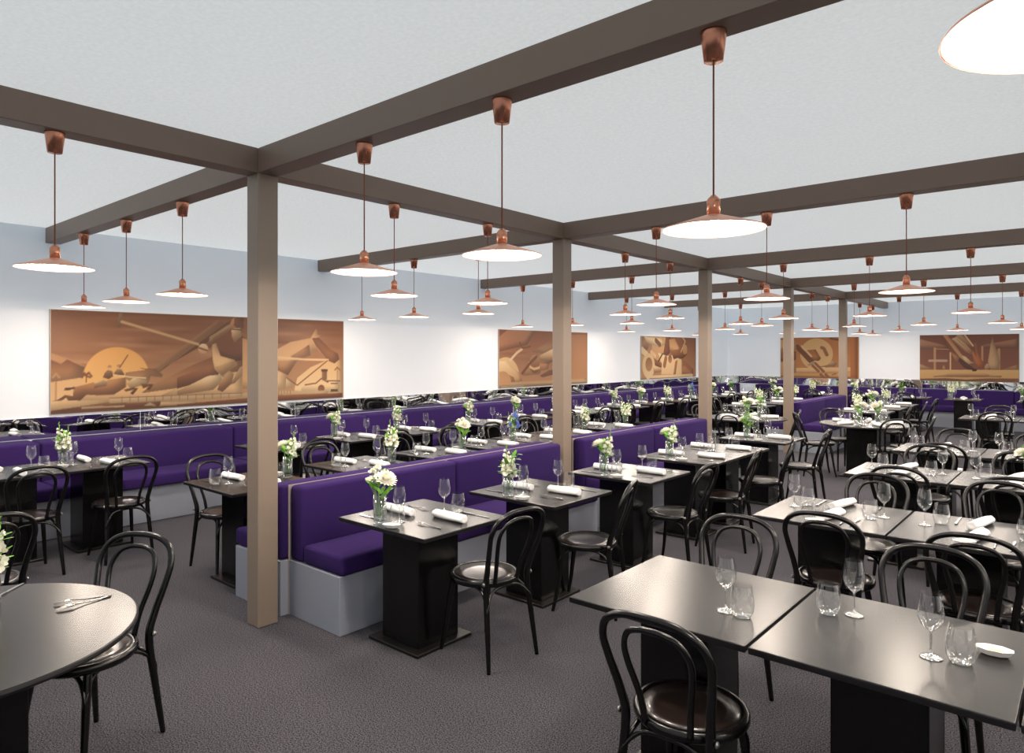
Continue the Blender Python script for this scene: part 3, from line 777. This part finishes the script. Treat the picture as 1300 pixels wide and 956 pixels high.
def make_dish():
    r = empty('butter_dish', 'x', 'dish')
    bm = bmesh.new()
    n = 8
    prof = [(.028, .016, 0), (.040, .024, .003), (.055, .033, .022), (.051, .029, .022), (.040, .022, .010)]
    rings = []
    for a, b, z in prof:
        rings.append([bm.verts.new((a * math.cos(2 * PI * (i + .5) / n) * 1.05, b * math.sin(2 * PI * (i + .5) / n) * 1.05, z)) for i in range(n)])
    for p, q in zip(rings, rings[1:]):
        for i in range(n):
            bm.faces.new((p[i], p[(i + 1) % n], q[(i + 1) % n], q[i]))
    bm.faces.new(list(reversed(rings[0])))
    bm.faces.new(rings[-1])
    finish(bm, 'bowl', M['china'], r)
    boxobj('butter', (-.022, .022, -.01, .01, .0105, .018), M['butter'], r, .003)
    return r


def make_vase():
    r = empty('flower_vase', 'x', 'vase')
    latheobj('glass_body', [(0, .001), (.036, .001), (.0385, .005), (.0385, .170), (.0355, .170), (.0345, .02), (0, .017)], M['vase'], r, 24, (False, False))
    latheobj('water', [(0, .095), (.0340, .095), (.0335, .022)], M['water'], r, 20, (False, False))
    return r


def petal(bm, base, d, up, L, w, curl):
    s = d.cross(up).normalized()
    rows = []
    for k, (t, ww) in enumerate(((0, .35), (.4, 1), (.8, .85), (1, .3))):
        c = base + d * (L * t) + up * (curl * L * t * t)
        rows.append((bm.verts.new(c - s * (w * ww / 2)), bm.verts.new(c + s * (w * ww / 2))))
    for a, b in zip(rows, rows[1:]):
        bm.faces.new((a[0], a[1], b[1], b[0]))


def mum(bm, c, rad, tilt):
    rot = Matrix.Rotation(tilt[0], 3, 'X') @ Matrix.Rotation(tilt[1], 3, 'Y')
    for l in range(7):
        el = math.radians(-12 + 15 * l)
        n = 17 - l * 2
        for i in range(n):
            a = 2 * PI * (i + .5 * (l % 2)) / n
            d = rot @ Vector((math.cos(a) * math.cos(el), math.sin(a) * math.cos(el), math.sin(el)))
            up = rot @ Vector((-math.cos(a) * math.sin(el), -math.sin(a) * math.sin(el), math.cos(el)))
            petal(bm, c, d, up, rad * (1 - .07 * l) * R.uniform(.92, 1.08), rad * .27, .28)


def blob(bm, c, r, sq=1.0):
    q = bmesh.ops.create_icosphere(bm, subdivisions=1, radius=r)
    for v in q['verts']:
        v.co = Vector((v.co.x * R.uniform(.8, 1.2), v.co.y * R.uniform(.8, 1.2), v.co.z * sq)) + c


def floret(bm, c, d, r):
    up = d.orthogonal().normalized()
    for i in range(5):
        u = Matrix.Rotation(2 * PI * i / 5, 3, d) @ up
        petal(bm, c, (d * .55 + u).normalized(), (d - u * .5).normalized(), r, r * .95, .4)


def leaf(bm, base, d, L, w):
    up = Vector((0, 0, 1))
    if abs(d.z) > .95:
        up = Vector((1, 0, 0))
    petal(bm, base, d.normalized(), up - d * up.dot(d), L, w, -.25)


def spike(bmp, bms, bml, base, top, n, r0, leaves=4):
    b, t = Vector(base), Vector(top)
    tube(bms, [(*(b + (t - b) * k / 4), .0028) for k in range(5)], 6)
    ax = (t - b).normalized()
    for i in range(n):
        f = .42 + .58 * i / (n - 1)
        a = i * 2.4
        o = ax.orthogonal().normalized()
        o.rotate(Matrix.Rotation(a, 3, ax))
        rr = r0 * (1.15 - .85 * (f - .42) / .58)
        c = b + (t - b) * f + o * rr * .7
        if f < .86:
            floret(bmp, c, (o + ax * .4).normalized(), rr * 1.15)
        blob(bmp if f < .86 else bml, c, rr * .42)
    for i in range(leaves):
        a = R.uniform(0, 6.28)
        leaf(bml, b + (t - b) * R.uniform(.28, .5), Vector((math.cos(a), math.sin(a), R.uniform(.1, .9))), R.uniform(.04, .07), .02)


def bouquet(kind):
    def f():
        root = empty('flower_bouquet', 'x', 'flowers')
        bp, bs, bl, bb, be, bm_ = (bmesh.new() for _ in range(6))
        st = []

        def flower(x, y, z, rad):
            tube(bs, [(x * .25, y * .25, .025, .003), (x * .5, y * .5, .15, .003), (x, y, z, .003)], 6)
            mum(bm_, Vector((x, y, z)), rad, (-y * 9, x * 9))
        if kind == 'mum':
            flower(.055, .0, .255, .068)
            for x, y, z in ((-.05, .02, .25), (-.03, -.03, .29), (-.095, -.01, .225), (-.06, .03, .30), (-.07, .045, .21), (-.01, -.055, .25), (-.02, .06, .26)):
                tube(bs, [(x * .2, y * .2, .03, .0022), (x * .5, y * .5, .16, .0022), (x, y, z, .002)], 5)
                for k in range(3):
                    d = Vector((R.uniform(-1, 1), R.uniform(-1, 1), 1)).normalized()
                    floret(bp, Vector((x, y, z)), d, .026)
        elif kind == 'mumsnap':
            flower(-.05, .0, .235, .068)
            flower(.0, .05, .225, .05)
            spike(bp, bs, bl, (.0, 0, .03), (.06, .01, .36), 15, .026, 6)
        elif kind == 'snap':
            for b, t in (((0, 0, .03), (-.06, .0, .37)), ((.005, 0, .03), (.03, .03, .34)), ((0, .005, .03), (.09, -.02, .30)), ((0, 0, .03), (.0, -.05, .27))):
                spike(bp, bs, bl, b, t, 14, .024, 7)
        elif kind == 'tall':
            for b, t in (((0, 0, .03), (-.03, .0, .35)), ((.005, 0, .03), (.03, .02, .30)), ((0, .005, .03), (.01, -.03, .27))):
                spike(bp, bs, bl, b, t, 13, .025, 3)
            tube(bs, [(0, 0, .04, .002), (.05, .01, .2, .002), (.11, .02, .30, .0015)], 5)
            for k in range(9):
                t = .35 + .07 * k
                leaf(be, Vector((.12 * t, .02 * t, .06 + .26 * t)), Vector(((-1) ** k * .6 + .3, (-1) ** k, .2)), .035, .03)
        elif kind == 'blue':
            spike(bp, bs, bl, (0, 0, .03), (-.05, 0, .33), 12, .02)
            for x, y, z in ((.03, .02, .26), (.055, -.02, .22), (.0, .04, .30), (.07, .02, .17), (-.01, -.05, .2), (.04, 0, .31)):
                tube(bs, [(0, 0, .04, .002), (x, y, z, .002)], 5)
                for k in range(4):
                    floret(bb, Vector((x, y, z)) + Vector((R.uniform(-.015, .015), R.uniform(-.015, .015), R.uniform(-.015, .015))), Vector((R.uniform(-1, 1), R.uniform(-1, 1), .6)).normalized(), .024)
        else:
            flower(-.055, .0, .215, .055)
            for q in range(5):
                a = q * 1.26
                e = Vector((.06 * math.cos(a) + .03, .06 * math.sin(a), R.uniform(.26, .36)))
                tube(bs, [(0, 0, .04, .0022), (*(e * .55), .0022), (*e, .0015)], 5)
                for k in range(9):
                    leaf(bl, e * (.55 + .05 * k), Vector((math.cos(k * 2.4), math.sin(k * 2.4), .3)), .045, .028)
        for k in range(13):
            a = k * .7
            leaf(bl, Vector((.01 * math.cos(a), .01 * math.sin(a), .13 + .01 * k)), Vector((math.cos(a), math.sin(a), R.uniform(.3, 1.2))), R.uniform(.06, .09), .03)
        for bm, n, m in ((bm_, 'blossom', 'petal'), (bp, 'floret_spikes', 'petal'), (bb, 'blue_blossom', 'blue'), (bs, 'stems', 'stem'), (bl, 'leaves', 'leaf'), (be, 'eucalyptus_sprig', 'euc')):
            if len(bm.verts):
                finish(bm, n, M[m], root)
            else:
                bm.free()
        return root
    return f


CHAIR = Kind(make_chair)
TAB = {'side': Kind(make_table(.78, .70, .165, -.03)), 'wall': Kind(make_table(.72, .66, .165)), 'row': Kind(make_table(.742, .77, .15, -.02)), 'round': Kind(make_round)}
WINE, TUMB, NAP, KNIFE, FORK, DISH, VASE = (Kind(f) for f in (make_wine, make_tumbler, make_napkin, make_knife, make_fork, make_dish, make_vase))
BQ = {k: Kind(bouquet(k)) for k in ('mum', 'mumsnap', 'snap', 'tall', 'blue', 'leafy')}
BQL = {'mum': 'white chrysanthemum with small buds', 'mumsnap': 'white chrysanthemum and snapdragon', 'snap': 'spiky white snapdragons', 'tall': 'tall white stocks with eucalyptus',
       'blue': 'blue delphinium with white spike', 'leafy': 'white bloom among green leaves'}
ZT = .7502
CG = {'chair': 'black bentwood chairs', 'wine': 'wine glasses on the tables', 'tumbler': 'tumblers on the tables', 'nap': 'rolled white napkins on the tables', 'knife': 'knives on the tables', 'fork': 'forks on the tables',
      'dish': 'butter dishes on the tables', 'vase': 'glass flower vases', 'bq': 'flower bouquets in vases'}


class Frame:
    def __init__(self, x, y, a, T):
        self.x, self.y, self.a, self.T = x, y, a, T

    def put(self, kind, u, v, rz, label, group, z=ZT, jit=.012):
        u += R.uniform(-jit, jit)
        v += R.uniform(-jit, jit)
        x = self.x + u * math.cos(self.a) - v * math.sin(self.a)
        y = self.y + u * math.sin(self.a) + v * math.cos(self.a)
        if in_view(x, y, z + .1):
            return kind.put((x, y, z), self.a + rz, label, group)


def setting(F, s, side, cut=True, tum=True):
    """one diner's place; s=+1 is the chair side (+u), s=-1 the bench side turned round"""
    r = 0 if s > 0 else PI
    T = F.T
    F.put(NAP, s * .19, s * .04, r + R.uniform(-.08, .08), f'rolled napkin, {side} of {T}', CG['nap'])
    if s > 0:
        F.put(WINE, .02, .165, 0, f'wine glass, {side} of {T}', CG['wine'])
        F.put(TUMB, .075, .235, 0, f'tumbler, {side} of {T}', CG['tumbler'])
    else:
        F.put(WINE, -.0, -.18, 0, f'wine glass, {side} of {T}', CG['wine'])
        if tum:
            F.put(TUMB, .03, -.25, 0, f'tumbler, {side} of {T}', CG['tumbler'])
    if cut:
        F.put(KNIFE, s * .22, s * .235 if s > 0 else -.23, r + PI * .0, f'steel knife, {side} of {T}', CG['knife'], jit=.006)
        F.put(FORK, s * .2, s * -.135, r + PI, f'steel fork, {side} of {T}', CG['fork'], jit=.006)


def side_table(kind, x, y, a, T, bq, chair=True, chair_d=.48, cut=True, sides=('chair side', 'bench side'), jit=0.0, rot=0.0):
    TAB[kind].put((x, y, 0), a, f'dark square-topped pedestal table, {T}', 'pedestal tables by the benches')
    F = Frame(x, y, a, T)
    setting(F, 1, sides[0], cut)
    setting(F, -1, sides[1], cut)
    if bq:
        F.put(VASE, -.07, -.285 if kind == 'side' else -.25, 0, f'clear glass flower vase, {T}', CG['vase'], jit=0)
        F.put(BQ[bq], -.07, -.285 if kind == 'side' else -.25, R.choice([-a, -a + .3, -a - .4]), f'{BQL[bq]}, {T}', CG['bq'], z=ZT + .012, jit=0)
        if cut:
            F.put(DISH, .07, -.30, R.uniform(.2, .6), f'small white dish with butter, {T}', CG['dish'])
    if chair:
        cx, cy = x + chair_d * math.cos(a) - jit * math.sin(a), y + chair_d * math.sin(a) + jit * math.cos(a)
        if in_view(cx, cy, .8):
            CHAIR.put((cx, cy, 0), a + PI / 2 + rot + R.uniform(-.04, .04), f'black bentwood chair at {T}', CG['chair'])


# right-hand side of the double benches, chairs facing the bench: (x, y, flowers, chair x, chair y, chair turn)
for nm, lst in (('near', [(-3.15, 2.85, 'mum', -2.75, 2.97, -.1), (-3.08, 3.93, 'tall', -2.69, 3.95, .35), (-3.01, 5.06, 'mumsnap', -2.62, 5.08, 0)]),
                ('middle', [(-3.01, 6.2, 'mumsnap', -2.61, 6.02, .2), (-3.01, 6.91, None, -2.61, 6.97, .3), (-3.01, 8.1, 'leafy', -2.61, 8.17, .05)]),
                ('far', [(-3.02, 12.95, 'snap', -2.6, 12.7, 0), (-3.02, 14.0, 'mum', -2.6, 14.0, .1), (-3.02, 15.05, 'snap', -2.6, 15.05, 0)])):
    for i, (x, y, f, cx, cy, t) in enumerate(lst):
        side_table('side', x, y, 0, f'{ORD[i]} table right of {nm} double bench', f, chair_d=cx - x, jit=cy - y, rot=t, cut=nm != 'far')
# left-hand side
for nm, lst in (('near', [(2.75, 'mumsnap'), (3.83, 'snap'), (4.80, 'mum'), (5.60, 'blue')]), ('middle', [(6.35, None), (7.0, 'tall'), (8.0, 'snap')]), ('far', [(12.95, 'snap'), (14.0, 'mum'), (15.05, 'snap')])):
    for i, (y, b) in enumerate(lst):
        side_table('side' if nm != 'near' or i < 2 else 'wall', -5.06, y, PI, f'{ORD[i]} table left of {nm} double bench', b, chair_d=.37, cut=nm != 'far')
# tables along the left wall bench
WT = [(1.625, None, -7.0), (2.30, 'snap', -7.0), (4.03, None, -6.78), (5.03, 'mumsnap', -6.78), (5.98, 'tall', -6.78), (7.3, 'mumsnap', -6.78), (8.35, 'mum', -6.78), (9.4, 'snap', -6.78), (10.1, None, -6.78),
      (11.2, 'mumsnap', -6.78), (12.2, 'mum', -6.78), (13.3, 'snap', -6.78), (14.4, 'blue', -6.78), (15.5, 'mum', -6.78), (16.6, 'leafy', -6.78)]
for i, (y, b, x) in enumerate(WT):
    side_table('wall', x, y, 0, f'{ORD[i]} table along the left wall', b, chair_d=.53 if i < 2 else .45, cut=dist(x, y) < 9)
# tables along the back wall bench
for i, b in enumerate(('mum', 'snap', 'mumsnap', 'leafy', 'snap', 'mum', 'leafy', 'mumsnap')):
    side_table('wall', -6.1 + .98 * i + (.3 if i > 4 else 0), 17.75, -PI / 2, f'{ORD[i]} table along the back wall', b, chair_d=.5, cut=False, chair=i != 4)


# rows of joined tables on the right, diners facing along the room
def row_table(x, y, T, front=True, back=True, cut=True, chairs=(1, 1), bq=None, fy=-.43, by=.55, fx=0, bx=0):
    TAB['row'].put((x, y, 0), 0, f'dark pedestal table, {T}', 'tables set in rows on the right')
    F = Frame(x, y, 0, T)
    if front:
        F.put(TUMB, .22, -.04, 0, f'tumbler, near side of {T}', CG['tumbler'])
        F.put(WINE, .28, .07, 0, f'wine glass, near side of {T}', CG['wine'])
        F.put(NAP, .02, -.17, PI / 2 - .2, f'rolled napkin, near side of {T}', CG['nap'])
        F.put(KNIFE, .17, -.2, -PI / 2, f'steel knife, near side of {T}', CG['knife'])
        F.put(FORK, .12, -.2, PI / 2, f'steel fork, near side of {T}', CG['fork'])
    if back:
        F.put(TUMB, -.19, .12, 0, f'tumbler, far side of {T}', CG['tumbler'])
        F.put(WINE, -.25, .02, 0, f'wine glass, far side of {T}', CG['wine'])
        F.put(NAP, .0, .20, -PI / 2 - .25, f'rolled napkin, far side of {T}', CG['nap'])
        F.put(KNIFE, -.13, .24, PI / 2, f'steel knife, far side of {T}', CG['knife'])
        F.put(FORK, .2, .24, -PI / 2, f'steel fork, far side of {T}', CG['fork'])
        F.put(DISH, -.02, -.33, .4, f'small white dish with butter, {T}', CG['dish'])
    if chairs[0] and in_view(x + fx, y + fy, .85):
        CHAIR.put((x + fx, y + fy, 0), R.uniform(-.06, .06), f'black bentwood chair, near side of {T}', CG['chair'])
    if chairs[1] and in_view(x + bx, y + by, .85):
        CHAIR.put((x + bx, y + by, 0), PI + R.uniform(-.06, .06), f'black bentwood chair, far side of {T}', CG['chair'])
    if bq:
        F.put(VASE, .1, .1, 0, f'clear glass flower vase, {T}', CG['vase'], jit=0)
        F.put(BQ[bq], .1, .1, .3, f'{BQL[bq]}, {T}', CG['bq'], z=ZT + .012, jit=0)


PX = (-1.288, -.535, .218)
PN = ('left', 'middle', 'right')
for k in range(3):
    T = f'{PN[k]} table of the nearest right-hand row'
    row_table(PX[k], 2.69, T, False, False, chairs=(k == 0, 1), fy=-.36, by=.54, fx=.16 if k == 0 else -.02, bx=-.14 if k == 0 else 0)
G1 = Frame(PX[0], 2.69, 0, 'left table of the nearest right-hand row')
G1.put(WINE, .19, -.115, 0, 'wine glass alone on ' + G1.T, CG['wine'], jit=0)
G1.put(TUMB, .262, -.135, 0, 'tumbler beside the wine glass on ' + G1.T, CG['tumbler'], jit=0)
G2 = Frame(PX[1], 2.69, 0, 'middle table of the nearest right-hand row')
G2.put(WINE, -.17, .165, 0, 'wine glass at the far edge of ' + G2.T, CG['wine'], jit=0)
G2.put(TUMB, -.25, .115, 0, 'tumbler at the far edge of ' + G2.T, CG['tumbler'], jit=0)
G2.put(WINE, .121, -.065, 0, 'wine glass at the near edge of ' + G2.T, CG['wine'], jit=0)
G2.put(TUMB, .202, -.05, 0, 'tumbler at the near edge of ' + G2.T, CG['tumbler'], jit=0)
G2.put(DISH, .279, .095, .1, 'white dish with a smear of butter on ' + G2.T, CG['dish'], jit=0)
for q, (y, nm, bq, by) in enumerate(((4.60, 'second', None, .50), (6.56, 'third', 'leafy', .55), (8.35, 'fourth', None, .6), (12.85, 'rearmost', 'mum', .6))):
    for k in range(3):
        row_table(PX[k] + (.03 if q == 0 else .05), y, f'{PN[k]} table of the {nm} right-hand row', bq=bq if k == 1 else None, fy=-.36, by=by if k == 0 else by + .2 * (q == 0), fx=.11 if k == 0 else .05, bx=.06 - .05 * k)


# round tables
DIRS = ['right', 'far right', 'far', 'far left', 'left', 'near left', 'near', 'near right']


def way(a):
    """which side of a round table, as seen from the photo's standpoint"""
    return DIRS[round(math.degrees(a - CAM_A) / 45) % 8]


def round_table(x, y, T, label, chairs, bqs, n=4, r0=.4, a0=.4):
    TAB['round'].put((x, y, 0), 0, label, 'round dining tables')
    F = Frame(x, y, 0, T)
    for k, (ca, cd) in enumerate(chairs):
        a = math.radians(ca)
        cx, cy = x + cd * math.cos(a), y + cd * math.sin(a)
        if in_view(cx, cy, .85):
            CHAIR.put((cx, cy, 0), a + PI / 2, f'black bentwood chair, {way(a)} side of the {T}', CG['chair'])
    for k in range(n):
        a = a0 + 2 * PI * k / n
        F2 = Frame(x, y, a, T)
        F2.put(NAP, r0 - .05, 0, 0, f'rolled napkin, {way(a)} place of {T}', CG['nap'])
        F2.put(WINE, r0 - .12, .13, 0, f'wine glass, {way(a)} place of {T}', CG['wine'])
        F2.put(TUMB, r0 - .18, .19, 0, f'tumbler, {way(a)} place of {T}', CG['tumbler'])
    for k, (u, v, b) in enumerate(bqs):
        F.put(VASE, u, v, 0, f'{("nearer", "farther")[k]} glass flower vase on {T}', CG['vase'], jit=0)
        F.put(BQ[b], u, v, k, f'{BQL[b]}, {("nearer", "farther")[k]} vase on {T}', CG['bq'], z=ZT + .012, jit=0)


round_table(-3.08, .53, 'round table at bottom left', 'large bare round dark table at the bottom left', [(117, .585)], [], 0)
CHAIR.put((-4.82, .98, 0), PI / 2, 'black bentwood chair cut off by the left edge, past the round table', CG['chair'])
G = Frame(-3.08, .53, 0, 'round table at bottom left')
G.put(FORK, -.01, .44, math.radians(-84), 'right one of two crossed steel forks on ' + G.T, CG['fork'], jit=0)
G.put(FORK, -.055, .45, math.radians(-104), 'left one of two crossed steel forks on ' + G.T, CG['fork'], jit=0)
G.put(KNIFE, -.40, .27, math.radians(135), 'steel knife by the left edge on ' + G.T, CG['knife'], jit=0)
G.put(VASE, -.30, .19, 0, 'glass flower vase on ' + G.T, CG['vase'], jit=0)
G.put(BQ['snap'], -.30, .19, 0, 'spiky white snapdragons on ' + G.T, CG['bq'], z=ZT + .012, jit=0)
round_table(-2.5, 10.7, 'middle round table', 'round dark table with napkins and flowers beyond the aisle', [(-50, .5), (5, .52), (135, .58), (210, .62)],
            [(-.05, -.1, 'mum'), (.12, .2, 'mumsnap')], 5)
round_table(-4.15, 10.5, 'far round table', 'round dark table with flowers between the third and fourth columns', [(-86, .5), (165, .62), (100, .5), (20, .45)],
            [(.05, -.1, 'mum'), (.12, .25, 'leafy')], 5)
